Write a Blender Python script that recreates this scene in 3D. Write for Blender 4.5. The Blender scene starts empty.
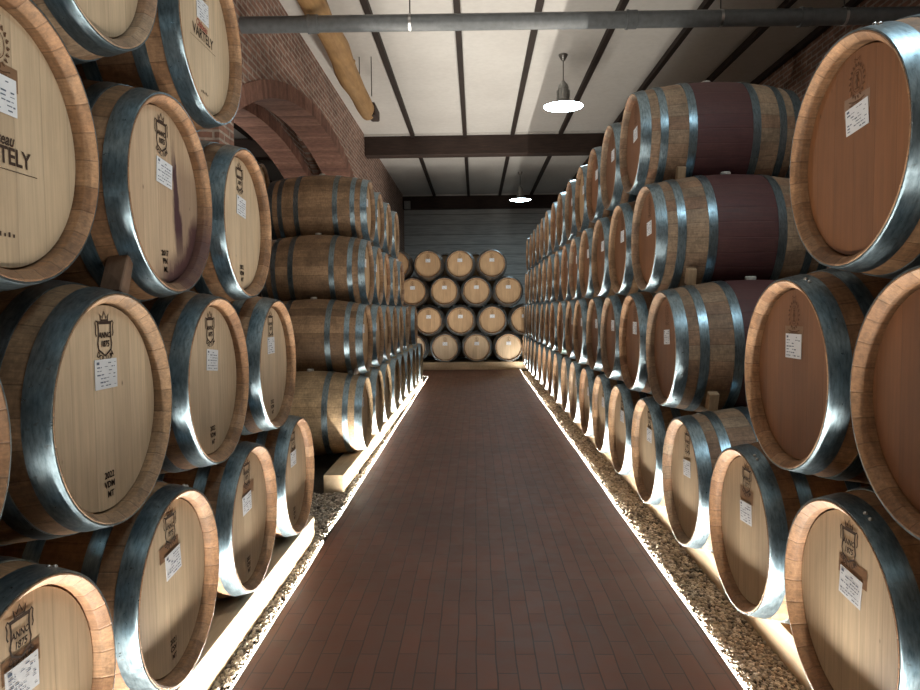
import bpy, bmesh, math, random
from mathutils import Vector, Matrix
rnd = random.Random(7)
SC = bpy.context.scene
COL = SC.collection
PI = math.pi
CAMZ = 1.335            # eye height above the brick floor
L2 = 0.485              # half length of a barrel
RB, RE = 0.36, 0.30     # bilge and end radius
HX = L2 - 0.042         # plane of the recessed head
CEIL = CAMZ + 3.40
XWL, XWR = -2.12, 4.27  # brick walls

# ---------------------------------------------------------------- helpers
def link(o, parent=None):
    COL.objects.link(o)
    if parent is not None: o.parent = parent
    return o
def obj(name, me, parent=None, mats=None):
    if mats is not None and not len(me.materials):
        for m in (mats if isinstance(mats, (list, tuple)) else [mats]): me.materials.append(m)
    return link(bpy.data.objects.new(name, me), parent)
def empty(name, loc=(0, 0, 0), rz=0.0):
    o = bpy.data.objects.new(name, None); o.empty_display_size = .1
    o.location = loc; o.rotation_euler = (0, 0, rz)
    return link(o)
def tag(o, label, cat, group=None):
    o['label'] = label; o['category'] = cat
    if group: o['group'] = group
    return o
def struct(name, me, mats):
    o = obj(name, me, None, mats); o['kind'] = 'structure'; return o
def mesh(name, bm, smooth=False):
    bmesh.ops.recalc_face_normals(bm, faces=bm.faces)
    me = bpy.data.meshes.new(name); bm.to_mesh(me); bm.free()
    if smooth:
        for p in me.polygons: p.use_smooth = True
        me.set_sharp_from_angle(angle=math.radians(38))
    return me
def mesh_raw(name, verts, faces, mi=None):
    me = bpy.data.meshes.new(name); me.from_pydata(verts, [], faces); me.update()
    if mi:
        for p, i in zip(me.polygons, mi): p.material_index = i
    return me
def box(bm, x0, x1, y0, y1, z0, z1, M=None):
    vs = [bm.verts.new(Vector(c)) for c in ((x0,y0,z0),(x1,y0,z0),(x1,y1,z0),(x0,y1,z0),(x0,y0,z1),(x1,y0,z1),(x1,y1,z1),(x0,y1,z1))]
    for f in ((0,3,2,1),(4,5,6,7),(0,1,5,4),(1,2,6,5),(2,3,7,6),(3,0,4,7)): bm.faces.new([vs[i] for i in f])
    if M is not None: bmesh.ops.transform(bm, matrix=M, verts=vs)
    return vs
def bevel(bm, w, seg=2):
    bmesh.ops.bevel(bm, geom=list(bm.edges), offset=w, segments=seg, profile=.5, affect='EDGES')
def tube(bm, pts, r, n=12, caps=True):
    rings = []
    for i, p in enumerate(pts):
        p = Vector(p)
        d = (Vector(pts[min(i+1, len(pts)-1)]) - Vector(pts[max(i-1, 0)])).normalized()
        up = Vector((0,0,1)) if abs(d.z) < .9 else Vector((1,0,0))
        a = d.cross(up).normalized(); b = a.cross(d)
        rr = r[i] if isinstance(r, (list, tuple)) else r
        rings.append([bm.verts.new(p + (a*math.cos(t) + b*math.sin(t))*rr) for t in [2*PI*k/n for k in range(n)]])
    for A, B in zip(rings, rings[1:]):
        for k in range(n): bm.faces.new((A[k], A[(k+1)%n], B[(k+1)%n], B[k]))
    if caps:
        bm.faces.new(rings[0]); bm.faces.new(rings[-1][::-1])
def lathe(bm, prof, n, axis='x', closed=False):
    """prof: list of (a, r): a along the axis, r the radius."""
    rings = []
    for a, r in prof:
        ring = []
        if r < 1e-6:
            ring = [bm.verts.new((a,0,0) if axis == 'x' else (0,0,a))]*n
        else:
            for k in range(n):
                t = 2*PI*k/n
                ring.append(bm.verts.new((a, r*math.sin(t), r*math.cos(t)) if axis == 'x' else (r*math.cos(t), r*math.sin(t), a)))
        rings.append(ring)
    prs = list(zip(rings, rings[1:]))
    if closed: prs.append((rings[-1], rings[0]))
    for A, B in prs:
        for k in range(n):
            vs = []
            for v in (A[k], A[(k+1)%n], B[(k+1)%n], B[k]):
                if v not in vs: vs.append(v)
            if len(vs) >= 3: bm.faces.new(vs)

# ---------------------------------------------------------------- materials
class NT:
    def __init__(s, name):
        s.m = bpy.data.materials.new(name); s.m.use_nodes = True
        s.t = s.m.node_tree; s.n = s.t.nodes; s.b = s.n['Principled BSDF']
    def new(s, typ, **kw):
        n = s.n.new(typ)
        for k, v in kw.items(): setattr(n, k, v)
        return n
    def put(s, sock, v):
        if hasattr(v, 'is_output') or isinstance(v, bpy.types.NodeSocket): s.t.links.new(v, sock)
        elif isinstance(v, (tuple, list)) and len(v) == 3 and sock.type == 'RGBA': sock.default_value = (*v, 1)
        else: sock.default_value = v
    def math(s, op, a, b=0.0, c=0.0):
        n = s.new('ShaderNodeMath', operation=op); s.put(n.inputs[0], a); s.put(n.inputs[1], b)
        if op in ('MULTIPLY_ADD', 'SMOOTH_MIN', 'COMPARE'): s.put(n.inputs[2], c)
        return n.outputs[0]
    def obj(s): return s.new('ShaderNodeTexCoord').outputs['Object']
    def xyz(s, v):
        n = s.new('ShaderNodeSeparateXYZ'); s.put(n.inputs[0], v); return n.outputs
    def vec(s, x, y, z):
        n = s.new('ShaderNodeCombineXYZ')
        for i, q in enumerate((x, y, z)): s.put(n.inputs[i], q)
        return n.outputs[0]
    def noise(s, v, scale=5.0, detail=3.0, rough=.55, out=0):
        n = s.new('ShaderNodeTexNoise'); s.put(n.inputs['Vector'], v); n.inputs['Scale'].default_value = scale
        n.inputs['Detail'].default_value = detail; n.inputs['Roughness'].default_value = rough
        return n.outputs[out]
    def ramp(s, f, stops):
        n = s.new('ShaderNodeValToRGB'); s.put(n.inputs[0], f); e = n.color_ramp.elements
        while len(e) < len(stops): e.new(.5)
        for q, (p, c) in zip(e, stops): q.position = p; q.color = (*c, 1) if isinstance(c, tuple) else (c, c, c, 1)
        return n.outputs[0]
    def mix(s, f, a, b, mode='MIX'):
        n = s.new('ShaderNodeMix', data_type='RGBA', blend_type=mode); n.clamp_factor = True
        s.put(n.inputs[0], f); s.put(n.inputs[6], a); s.put(n.inputs[7], b); return n.outputs[2]
    def map(s, v, a, b, c, d, clamp=True):
        n = s.new('ShaderNodeMapRange', clamp=clamp); s.put(n.inputs[0], v)
        for i, q in enumerate((a, b, c, d)): n.inputs[i+1].default_value = q
        return n.outputs[0]
    def white(s, v, w=None):
        n = s.new('ShaderNodeTexWhiteNoise', noise_dimensions='2D' if w is None else '2D')
        s.put(n.inputs['Vector'], v); return n.outputs[0]
    def rand(s): return s.new('ShaderNodeObjectInfo').outputs['Random']
    def bump(s, h, strength=.3, dist=.01):
        n = s.new('ShaderNodeBump'); s.put(n.inputs['Height'], h); n.inputs['Strength'].default_value = strength
        n.inputs['Distance'].default_value = dist; s.put(s.b.inputs['Normal'], n.outputs[0])
    def done(s, col=None, rough=None, metal=None):
        if col is not None: s.put(s.b.inputs['Base Color'], col)
        if rough is not None: s.put(s.b.inputs['Roughness'], rough)
        if metal is not None: s.put(s.b.inputs['Metallic'], metal)
        return s.m

def simple(name, col, rough=.6, metal=0.0, var=.15, scale=20):
    t = NT(name)
    f = t.map(t.noise(t.obj(), scale, 4), .3, .7, 1-var, 1+var)
    c = t.mix(1.0, col, t.vec(f, f, f), 'MULTIPLY')
    return t.done(c, rough, metal)

def stave_mat(name, ca, cb, cc, wine=False, grey=0.0):
    t = NT(name); x, y, z = t.xyz(t.obj()); r = t.rand()
    zc = t.math('SUBTRACT', z, RB)
    ang = t.math('DIVIDE', t.math('ARCTAN2', y, zc), 2*PI)
    rad = t.math('SQRT', t.math('ADD', t.math('MULTIPLY', y, y), t.math('MULTIPLY', zc, zc)))
    a = t.math('MULTIPLY_ADD', t.math('ADD', ang, r), 27.0, 50.0)
    idx = t.math('FLOOR', a); fr = t.math('FRACT', a)
    w = t.white(t.vec(idx, t.math('MULTIPLY', r, 91.0), 0.0))
    grain = t.noise(t.vec(t.math('MULTIPLY', x, 3.0), t.math('MULTIPLY', a, 5.0), t.math('MULTIPLY_ADD', rad, 60.0, t.math('MULTIPLY', w, 40.0))), 2.2, 5, .65)
    blot = t.noise(t.vec(t.math('ADD', x, t.math('MULTIPLY', r, 30.0)), t.math('MULTIPLY', y, 1.0), zc), 7.0, 5, .6)
    c = t.ramp(w, [(0.0, ca), (.5, cb), (1.0, cc)])
    g = t.map(grain, .25, .75, .62, 1.28); c = t.mix(1.0, c, t.vec(g, g, g), 'MULTIPLY')
    b = t.map(blot, .3, .7, .62, 1.22); c = t.mix(1.0, c, t.vec(b, b, t.math('MULTIPLY', b, .97)), 'MULTIPLY')
    speck = t.noise(t.vec(t.math('MULTIPLY', x, 2.0), t.math('ADD', y, t.math('MULTIPLY', r, 9.0)), zc), 38.0, 3, .7)
    sp = t.map(speck, .3, .7, .72, 1.22); c = t.mix(1.0, c, t.vec(sp, sp, sp), 'MULTIPLY')
    ov = t.map(r, 0, 1, .85, 1.15); c = t.mix(1.0, c, t.vec(ov, ov, ov), 'MULTIPLY')
    joint = t.math('MINIMUM', fr, t.math('SUBTRACT', 1.0, fr))
    jm = t.map(joint, .0, .03, .55, 1.0); c = t.mix(1.0, c, t.vec(jm, jm, jm), 'MULTIPLY')
    if wine == 'rim':
        m = t.math('MULTIPLY', t.map(y, -.02, .10, 0.0, .85), t.map(t.math('ADD', zc, t.math('MULTIPLY', y, -.3)), -.20, -.05, 1.0, 0.0))
        m = t.math('MULTIPLY', m, t.map(x, L2-.06, L2-.045, 0.0, 1.0))
        c = t.mix(t.math('MULTIPLY', m, t.map(blot, .3, .6, .6, 1.0)), c, (.060, .018, .026))
    elif wine:
        edge = t.math('ADD', t.math('ABSOLUTE', x), t.math('MULTIPLY', t.math('SUBTRACT', blot, .5), .03))
        m = t.math('MULTIPLY', t.map(edge, .175, .19, 1.0, 0.0), t.map(rad, RB-.03, RB-.02, 0.0, 1.0))
        wc = t.mix(t.map(grain, .3, .7, 0, 1), (.042, .011, .016), (.085, .025, .032))
        c = t.mix(t.math('MULTIPLY', m, .93), c, wc)
    t.bump(t.math('ADD', t.math('MULTIPLY', grain, .4), t.map(joint, 0, .05, 0, 1)), .35, .004)
    return t.done(c, t.map(grain, .3, .7, .5, .75))

def head_mat(name, ca, cb, stain=False):
    t = NT(name); x, y, z = t.xyz(t.obj()); r = t.rand()
    zc = t.math('SUBTRACT', z, RB)
    wob = t.math('MULTIPLY', t.noise(t.vec(t.math('MULTIPLY', r, 55.0), y, 0.0), 3, 1), .35)
    p = t.math('ADD', t.math('MULTIPLY', y, 10.5), t.math('ADD', wob, t.math('MULTIPLY', r, 13.0)))
    idx = t.math('FLOOR', p); fr = t.math('FRACT', p)
    w = t.white(t.vec(idx, t.math('MULTIPLY', r, 37.0), 0.0))
    grain = t.noise(t.vec(t.math('MULTIPLY', y, 55.0), t.math('MULTIPLY', zc, 2.2), t.math('MULTIPLY_ADD', w, 20.0, t.math('MULTIPLY', r, 50.0))), 1.6, 5, .62)
    cloud = t.noise(t.vec(t.math('ADD', y, t.math('MULTIPLY', r, 20.0)), t.math('MULTIPLY', zc, .6), w), 6.0, 4)
    c = t.mix(w, ca, cb)
    g = t.map(grain, .25, .75, .80, 1.15); c = t.mix(1.0, c, t.vec(g, g, g), 'MULTIPLY')
    g2 = t.map(cloud, .3, .7, .90, 1.10); c = t.mix(1.0, c, t.vec(g2, g2, t.math('MULTIPLY', g2, .98)), 'MULTIPLY')
    ov = t.map(r, 0, 1, .9, 1.1); c = t.mix(1.0, c, t.vec(ov, ov, ov), 'MULTIPLY')
    joint = t.math('MINIMUM', fr, t.math('SUBTRACT', 1.0, fr))
    jm = t.map(joint, .0, .03, .80, 1.0); c = t.mix(1.0, c, t.vec(jm, jm, jm), 'MULTIPLY')
    kn = t.new('ShaderNodeTexVoronoi'); t.put(kn.inputs['Vector'], t.vec(t.math('MULTIPLY', y, 1.6), t.math('MULTIPLY', zc, .9), t.math('MULTIPLY', r, 60.0)))
    kn.inputs['Scale'].default_value = 5.5
    k = t.map(kn.outputs['Distance'], .015, .045, .75, 0.0); c = t.mix(k, c, (.05, .025, .012))
    if stain:
        nz = t.math('SUBTRACT', t.noise(t.vec(y, t.math('MULTIPLY', zc, .45), 0.0), 14, 5, .65), .5)
        yy = t.math('ADD', y, t.math('MULTIPLY', nz, .05))
        ctr = t.map(zc, .16, -.16, .082, .118)
        wid = t.map(zc, .16, -.05, .010, .034)
        dd = t.math('DIVIDE', t.math('ABSOLUTE', t.math('SUBTRACT', yy, ctr)), wid)
        s1 = t.map(dd, .55, 1.25, 1.0, 0.0)
        s1 = t.math('MULTIPLY', s1, t.map(t.math('ADD', zc, t.math('MULTIPLY', nz, .12)), .19, .10, 0.0, 1.0))
        s1 = t.math('MULTIPLY', s1, t.map(zc, -.21, -.10, .6, 1.0))
        rr = t.math('SQRT', t.math('ADD', t.math('MULTIPLY', y, y), t.math('MULTIPLY', zc, zc)))
        rr = t.math('ADD', rr, t.math('MULTIPLY', nz, .10))
        s2 = t.math('MULTIPLY', t.map(rr, .17, .24, 0.0, .95), t.map(t.math('SUBTRACT', yy, t.math('MULTIPLY', zc, .55)), .04, .16, 0.0, 1.0))
        s2 = t.math('MULTIPLY', s2, t.map(zc, .02, -.08, 0.0, 1.0))
        s3 = t.math('MULTIPLY', t.map(yy, .09, .13, 0.0, .45), t.map(zc, .18, .08, 0.0, 1.0))
        c = t.mix(t.math('MAXIMUM', s1, t.math('MAXIMUM', s2, s3)), c, (.050, .015, .022))
    t.bump(t.math('ADD', t.math('MULTIPLY', grain, .5), t.map(joint, 0, .04, 0, 1)), .15, .003)
    return t.done(c, .55)

def hoop_mat():
    t = NT('galvanised_hoop'); x, y, z = t.xyz(t.obj()); r = t.rand()
    zc = t.math('SUBTRACT', z, RB); ang = t.math('ARCTAN2', y, zc)
    v = t.vec(t.math('MULTIPLY', x, 40.0), t.math('MULTIPLY_ADD', ang, 3.0, t.math('MULTIPLY', r, 40.0)), 0.0)
    streak = t.noise(v, 3.0, 4, .6)
    spot = t.noise(t.vec(t.math('MULTIPLY', x, 8.0), t.math('MULTIPLY', ang, 3.0), r), 5.0, 5, .7)
    c = t.mix(t.map(streak, .3, .7, 0, 1), (.112, .160, .190), (.265, .345, .395))
    c = t.mix(t.map(spot, .60, .72, 0, .65), c, (.10, .085, .075))
    return t.done(c, t.map(spot, .3, .7, .26, .42), .92)

def brick_mat(name, axes, bw, bh, c1, c2, mortar, msize=.012, rough=.85, bumpd=.012, off=.5, vary=.35, gloss=None):
    t = NT(name); q = t.xyz(t.obj()); v = t.vec(q[axes[0]], q[axes[1]], 0.0)
    wv = t.new('ShaderNodeVectorMath', operation='ADD')
    nn = t.new('ShaderNodeVectorMath', operation='SCALE'); t.put(nn.inputs[0], t.noise(v, 3.0, 2, .5, 1)); nn.inputs['Scale'].default_value = bh*.22
    t.put(wv.inputs[0], v); t.put(wv.inputs[1], nn.outputs[0])
    b = t.new('ShaderNodeTexBrick'); t.put(b.inputs['Vector'], wv.outputs[0]); b.offset = off
    b.inputs['Scale'].default_value = 1.0; b.inputs['Brick Width'].default_value = bw; b.inputs['Row Height'].default_value = bh
    b.inputs['Mortar Size'].default_value = msize; b.inputs['Mortar Smooth'].default_value = .25
    t.put(b.inputs['Color1'], c1); t.put(b.inputs['Color2'], c2); t.put(b.inputs['Mortar'], mortar)
    n1 = t.noise(t.obj(), 9.0, 6, .65); n2 = t.noise(t.obj(), 1.3, 3)
    f = t.map(n1, .25, .75, 1-vary, 1+vary); c = t.mix(1.0, b.outputs['Color'], t.vec(f, f, f), 'MULTIPLY')
    f2 = t.map(n2, .3, .7, .82, 1.15); c = t.mix(1.0, c, t.vec(f2, f2, f2), 'MULTIPLY')
    h = t.math('ADD', t.math('MULTIPLY', b.outputs['Fac'], -1.0), t.math('MULTIPLY', n1, .5))
    t.bump(h, .6 if gloss is None else .25, bumpd)
    return t.done(c, rough if gloss is None else t.map(n1, .3, .7, gloss[0], gloss[1]))

def plank_mat(name, c1, c2, bh, axis=2):
    t = NT(name); q = t.xyz(t.obj()); p = t.math('DIVIDE', q[axis], bh)
    idx = t.math('FLOOR', p); fr = t.math('FRACT', p); w = t.white(t.vec(idx, 3.0, 0.0))
    g = t.noise(t.vec(t.math('MULTIPLY', q[0], 1.0), t.math('MULTIPLY', q[1], 1.0), t.math('MULTIPLY_ADD', q[2], 14.0, w)), 2.0, 5)
    c = t.mix(w, c1, c2); f = t.map(g, .3, .7, .8, 1.2); c = t.mix(1.0, c, t.vec(f, f, f), 'MULTIPLY')
    jm = t.map(t.math('MINIMUM', fr, t.math('SUBTRACT', 1.0, fr)), 0, .045, .25, 1.0)
    return t.done(t.mix(1.0, c, t.vec(jm, jm, jm), 'MULTIPLY'), .7)

def timber_mat(name, ca, cb, stretch=(8.0, .8, 8.0), rough=.7):
    t = NT(name); q = t.xyz(t.obj())
    g = t.noise(t.vec(*[t.math('MULTIPLY', q[i], stretch[i]) for i in range(3)]), 4.0, 6, .65)
    b = t.noise(t.obj(), 2.5, 3)
    c = t.mix(t.map(g, .3, .7, 0, 1), ca, cb); f = t.map(b, .3, .7, .8, 1.15)
    t.bump(g, .3, .006)
    return t.done(t.mix(1.0, c, t.vec(f, f, f), 'MULTIPLY'), rough)

def emit_mat(name, col, power):
    t = NT(name); t.put(t.b.inputs['Base Color'], (.9, .9, .9)); t.put(t.b.inputs['Emission Color'], col)
    t.b.inputs['Emission Strength'].default_value = power
    t.m.cycles.emission_sampling = 'FRONT'
    return t.m

STAVE_BROWN = stave_mat('oak_staves_brown', (.21, .128, .074), (.30, .188, .110), (.39, .25, .150))
STAVE_RUST  = stave_mat('oak_staves_rust', (.245, .130, .068), (.325, .182, .098), (.40, .243, .142))
STAVE_GREY  = stave_mat('oak_staves_weathered', (.26, .18, .125), (.34, .25, .175), (.27, .155, .095))
STAVE_WINE  = stave_mat('oak_staves_wine_stained', (.24, .155, .105), (.33, .235, .16), (.26, .145, .090), wine=True)
STAVE_RIM   = stave_mat('oak_staves_stained_rim', (.245, .130, .068), (.325, .182, .098), (.40, .243, .142), wine='rim')
STAVE_PALE  = stave_mat('oak_staves_pale', (.40, .28, .165), (.47, .34, .21), (.43, .30, .175))
HEAD_PALE   = head_mat('oak_head_pale', (.48, .365, .25), (.56, .44, .31))
HEAD_STAIN  = head_mat('oak_head_wine_stain', (.50, .365, .25), (.57, .43, .30), stain=True)
HEAD_AMBER  = head_mat('oak_head_amber', (.150, .060, .023), (.195, .081, .033))
HEAD_TAN    = head_mat('oak_head_tan', (.42, .275, .155), (.50, .34, .20))
HOOP = hoop_mat()
RIVET = simple('steel_rivet', (.62, .63, .64), .28, .95)
BUNG = simple('silicone_bung', (.55, .54, .50), .5)
INK = simple('burnt_ink', (.035, .016, .008), .8)
INK_PALE = simple('faded_ink', (.10, .045, .02), .8)
INK_RED = simple('red_ink', (.30, .06, .04), .8)
PAPER = simple('label_paper', (.70, .73, .78), .6, var=.04)
PRINT = simple('label_print', (.10, .13, .20), .7)
TAPE = simple('brown_tape', (.22, .125, .07), .35)
RAIL = timber_mat('new_pine_rail', (.50, .38, .24), (.62, .50, .34))
WEDGE = timber_mat('wedge_wood', (.30, .20, .12), (.45, .32, .20), (10, 10, 3))
WEDGE_DARK = timber_mat('dark_wedge_wood', (.11, .062, .040), (.20, .125, .080), (10, 10, 3))
BEAM = timber_mat('dark_beam', (.030, .018, .014), (.060, .034, .026), (1.0, 8, 8))
LOG = timber_mat('peeled_log', (.42, .24, .10), (.60, .37, .17), (6, .7, 6))
PURLIN = timber_mat('dark_purlin', (.018, .011, .009), (.036, .022, .017), (8, .6, 8))
PIPE = simple('grey_plastic_pipe', (.19, .21, .225), .35)
STEEL = simple('brushed_lamp_metal', (.40, .40, .39), .32, .9)
CABLE = simple('dark_cable', (.04, .035, .03), .5)
BOXG = simple('grey_plastic_box', (.42, .42, .42), .5)
WHITE_IN = simple('lamp_inner_white', (.80, .86, .88), .5)
WALLBRICK = brick_mat('old_red_brick', (1, 2), .27, .068, (.40, .225, .170), (.27, .145, .110), (.50, .42, .36), .012, vary=.5)
WALLBRICK_X = brick_mat('old_red_brick_cross', (0, 2), .27, .068, (.40, .225, .170), (.27, .145, .110), (.50, .42, .36), .012, vary=.5)
FLOORBRICK = brick_mat('floor_pavers', (1, 0), .25, .076, (.145, .060, .042), (.115, .048, .034), (.042, .022, .018), .003, bumpd=.004, off=.43, vary=.22, gloss=(.42, .62))
PLANKS = plank_mat('grey_board_wall', (.70, .72, .72), (.80, .82, .82), .30)
DARKWALL = simple('dark_plaster', (.10, .075, .06), .9)
BED = simple('dark_gravel_soil', (.05, .042, .034), .95, var=.5, scale=60)

def ceiling_mat():
    t = NT('white_ceiling_panels'); n = t.noise(t.obj(), .9, 4); n2 = t.noise(t.obj(), 14.0, 4)
    c = t.mix(t.map(n, .3, .7, 0, 1), (.74, .725, .70), (.82, .81, .785))
    f = t.map(n2, .25, .75, .95, 1.04)
    return t.done(t.mix(1.0, c, t.vec(f, f, f), 'MULTIPLY'), .85)
CEILM = ceiling_mat()
def gravel_mat():
    t = NT('river_gravel'); g = t.new('ShaderNodeNewGeometry').outputs['Random Per Island']
    c = t.ramp(g, [(0, (.06, .05, .04)), (.25, (.34, .28, .21)), (.5, (.62, .54, .43)), (.75, (.16, .13, .10)), (1, (.82, .76, .66))])
    return t.done(c, .65)
GRAVEL = gravel_mat()
def voussoir_mat():
    t = NT('arch_brick'); g = t.new('ShaderNodeNewGeometry').outputs['Random Per Island']
    c = t.ramp(g, [(0, (.20, .10, .075)), (.5, (.29, .145, .105)), (1, (.36, .19, .14))])
    n = t.map(t.noise(t.obj(), 14, 5), .25, .75, .7, 1.25)
    return t.done(t.mix(1.0, c, t.vec(n, n, n), 'MULTIPLY'), .85)
ARCHB = voussoir_mat()
LED_COL = (1.0, .925, .81); LED_RAD = 590.0
LEDM = emit_mat('led_tape', LED_COL, 6.0); LEDM.cycles.emission_sampling = 'NONE'
LAMPM = emit_mat('lamp_diffuser', (.72, .93, 1.0), 48.0)

# ---------------------------------------------------------------- barrel meshes
def rprof(x): return RB - (RB - RE)*(abs(x)/L2)**2.0
def shift(bm, dz=RB): bmesh.ops.translate(bm, vec=(0, 0, dz), verts=bm.verts)
def body_mesh(mat, n=72):
    bm = bmesh.new()
    prof = [(-HX+.014, .01), (-HX+.014, .2745), (-HX, .2745), (-L2+.024, .2755), (-L2+.020, .2765), (-L2, .2945)]
    for i in range(25):
        x = -L2 + 2*L2*i/24
        prof.append((x, rprof(x) - (.002 if i in (0, 24) else 0)))
    prof += [(L2, .2945), (L2-.020, .2765), (L2-.024, .2755), (HX, .2745), (HX-.014, .2745), (HX-.014, .262)]
    lathe(bm, prof, n); shift(bm)
    me = mesh('staves', bm, True); me.materials.append(mat); return me
def head_mesh(mat, s=1):
    bm = bmesh.new()
    lathe(bm, [(HX-.022, 0), (HX-.022, .262), (HX-.009, .2712), (HX-.003, .2706), (HX, .2690), (HX, .12), (HX, 0)], 72)
    if s < 0: bmesh.ops.scale(bm, vec=(-1, 1, 1), verts=bm.verts)
    shift(bm)
    me = mesh('head', bm, True); me.materials.append(mat); return me
def hoop_mesh(x0, x1):
    bm = bmesh.new(); k = 4; xs = [x0 + (x1-x0)*i/k for i in range(k+1)]
    lathe(bm, [(x, rprof(x)+.0035) for x in xs] + [(x, rprof(x)-.001) for x in xs[::-1]], 72, closed=True); shift(bm)
    me = mesh('hoop', bm, True); me.materials.append(HOOP); return me
HOOPS = []
for a, b in ((.4235, .4835), (.327, .371), (.163, .210)):
    HOOPS.append(hoop_mesh(a, b)); HOOPS.append(hoop_mesh(-b, -a))
def rivet_mesh(a):
    bm = bmesh.new(); x = .452; r = rprof(x) + .003
    bmesh.ops.create_uvsphere(bm, u_segments=8, v_segments=6, radius=.0065)
    bmesh.ops.translate(bm, vec=(x, r*math.sin(a), r*math.cos(a)), verts=bm.verts); shift(bm)
    me = mesh('rivet', bm, True); me.materials.append(RIVET); return me
RIVETS = [rivet_mesh(.30), rivet_mesh(.38)]
def bung_mesh():
    bm = bmesh.new()
    lathe(bm, [(RB-.01, 0), (RB-.01, .028), (RB+.012, .030), (RB+.018, .026), (RB+.018, 0)], 20, 'z'); shift(bm)
    me = mesh('bung', bm, True); me.materials.append(BUNG); return me
BUNGM = bung_mesh()

# ---------------------------------------------------------------- marks on the heads, drawn in (y, z) about the head centre
class Flat:
    def __init__(s, x): s.x, s.v, s.f, s.mi = x, [], [], []
    def add(s, pts, faces, mi=0):
        n = len(s.v); s.v += [(s.x, p[0], p[1] + RB) for p in pts]
        for f in faces: s.f.append([i+n for i in f]); s.mi.append(mi)
    def quad(s, y0, y1, z0, z1, mi=0, a=0.0):
        cy, cz = (y0+y1)/2, (z0+z1)/2
        P = [(y0,z0),(y1,z0),(y1,z1),(y0,z1)]
        P = [(cy+(y-cy)*math.cos(a)-(z-cz)*math.sin(a), cz+(y-cy)*math.sin(a)+(z-cz)*math.cos(a)) for y, z in P]
        s.add(P, [(0,1,2,3)], mi)
    def stroke(s, pts, w, mi=0, closed=False):
        n = len(pts); L = []; R = []
        for i in range(n):
            a = pts[(i-1) % n] if (closed or i > 0) else pts[i]; b = pts[(i+1) % n] if (closed or i < n-1) else pts[i]
            d = Vector((b[0]-a[0], b[1]-a[1]));
            d = d.normalized() if d.length else Vector((1, 0))
            nx, nz = -d.y*w/2, d.x*w/2
            L.append((pts[i][0]+nx, pts[i][1]+nz)); R.append((pts[i][0]-nx, pts[i][1]-nz))
        P = L + R; F = []
        for i in range(n if closed else n-1):
            j = (i+1) % n; F.append((n+i, n+j, j, i))
        s.add(P, F, mi)
    def text(s, body, size, cy, cz, sx=1.0, rot=0.0, shear=0.0, mi=0):
        v, f = glyphs(body, size, shear)
        P = [(cy + (x*sx)*math.cos(rot) - y*math.sin(rot), cz + (x*sx)*math.sin(rot) + y*math.cos(rot)) for x, y in v]
        s.add(P, f, mi)
    def mesh(s, name, mats):
        me = mesh_raw(name, s.v, s.f, s.mi)
        for m in mats: me.materials.append(m)
        return me
_g = {}
def glyphs(body, size, shear=0.0):
    key = (body, size, shear)
    if key not in _g:
        cu = bpy.data.curves.new('txt', 'FONT'); cu.body = body; cu.size = size; cu.resolution_u = 2; cu.shear = shear; cu.offset = size*.022
        cu.align_x = 'CENTER'; cu.align_y = 'CENTER'
        o = bpy.data.objects.new('txt', cu); COL.objects.link(o)
        dg = bpy.context.evaluated_depsgraph_get(); dg.update()
        me = bpy.data.meshes.new_from_object(o.evaluated_get(dg))
        _g[key] = ([(v.co.x, v.co.y) for v in me.vertices], [tuple(p.vertices) for p in me.polygons])
        bpy.data.objects.remove(o); bpy.data.curves.remove(cu); bpy.data.meshes.remove(me)
    return _g[key]
def arc(cy, cz, r, a0, a1, n=16, sy=1.0):
    return [(cy + r*sy*math.cos(math.radians(a0+(a1-a0)*i/n)), cz + r*math.sin(math.radians(a0+(a1-a0)*i/n))) for i in range(n+1)]

def crest_shield(dz=.186):
    F = Flat(HX+.0014); w = .0058
    H = [(-.031, .036), (-.029, .018), (-.030, .0), (-.034, -.018), (-.030, -.033), (-.016, -.041), (0, -.049)]
    F.stroke([(y, z+dz) for y, z in H] + [(-y, z+dz) for y, z in H[::-1][1:]], w)
    F.stroke([(-.034, .0375+dz), (.034, .0375+dz)], .0085)
    for s in (-1, 1):
        F.stroke([(s*y, z+dz) for y, z in ((.031, .0375), (.040, .043), (.044, .037), (.041, .026), (.043, .010), (.039, .002))], .0044)
    F.stroke([(y, z+dz) for y, z in ((-.016, .041), (-.020, .060), (-.009, .049), (0, .066), (.009, .049), (.020, .060), (.016, .041))], .0052)
    F.stroke([(-.016, .044+dz), (.016, .044+dz)], .004)
    F.text('ANNO', .021, 0, .004+dz, .92, 0, .15); F.text('1875', .023, 0, -.019+dz, .92, 0, .15)
    F.text('ANNO', .021, .0008, .0045+dz, .92, 0, .15); F.text('1875', .023, .0008, -.0185+dz, .92, 0, .15)
    word = 'DOLIUM'
    for i, ch in enumerate(word):
        a = math.radians(-90 + (i-2.5)*15.5); r = .052
        F.text(ch, .021, r*math.cos(a), -.006+dz + r*math.sin(a), .95, a + PI/2)
    return F.mesh('crest', [INK])
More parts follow.
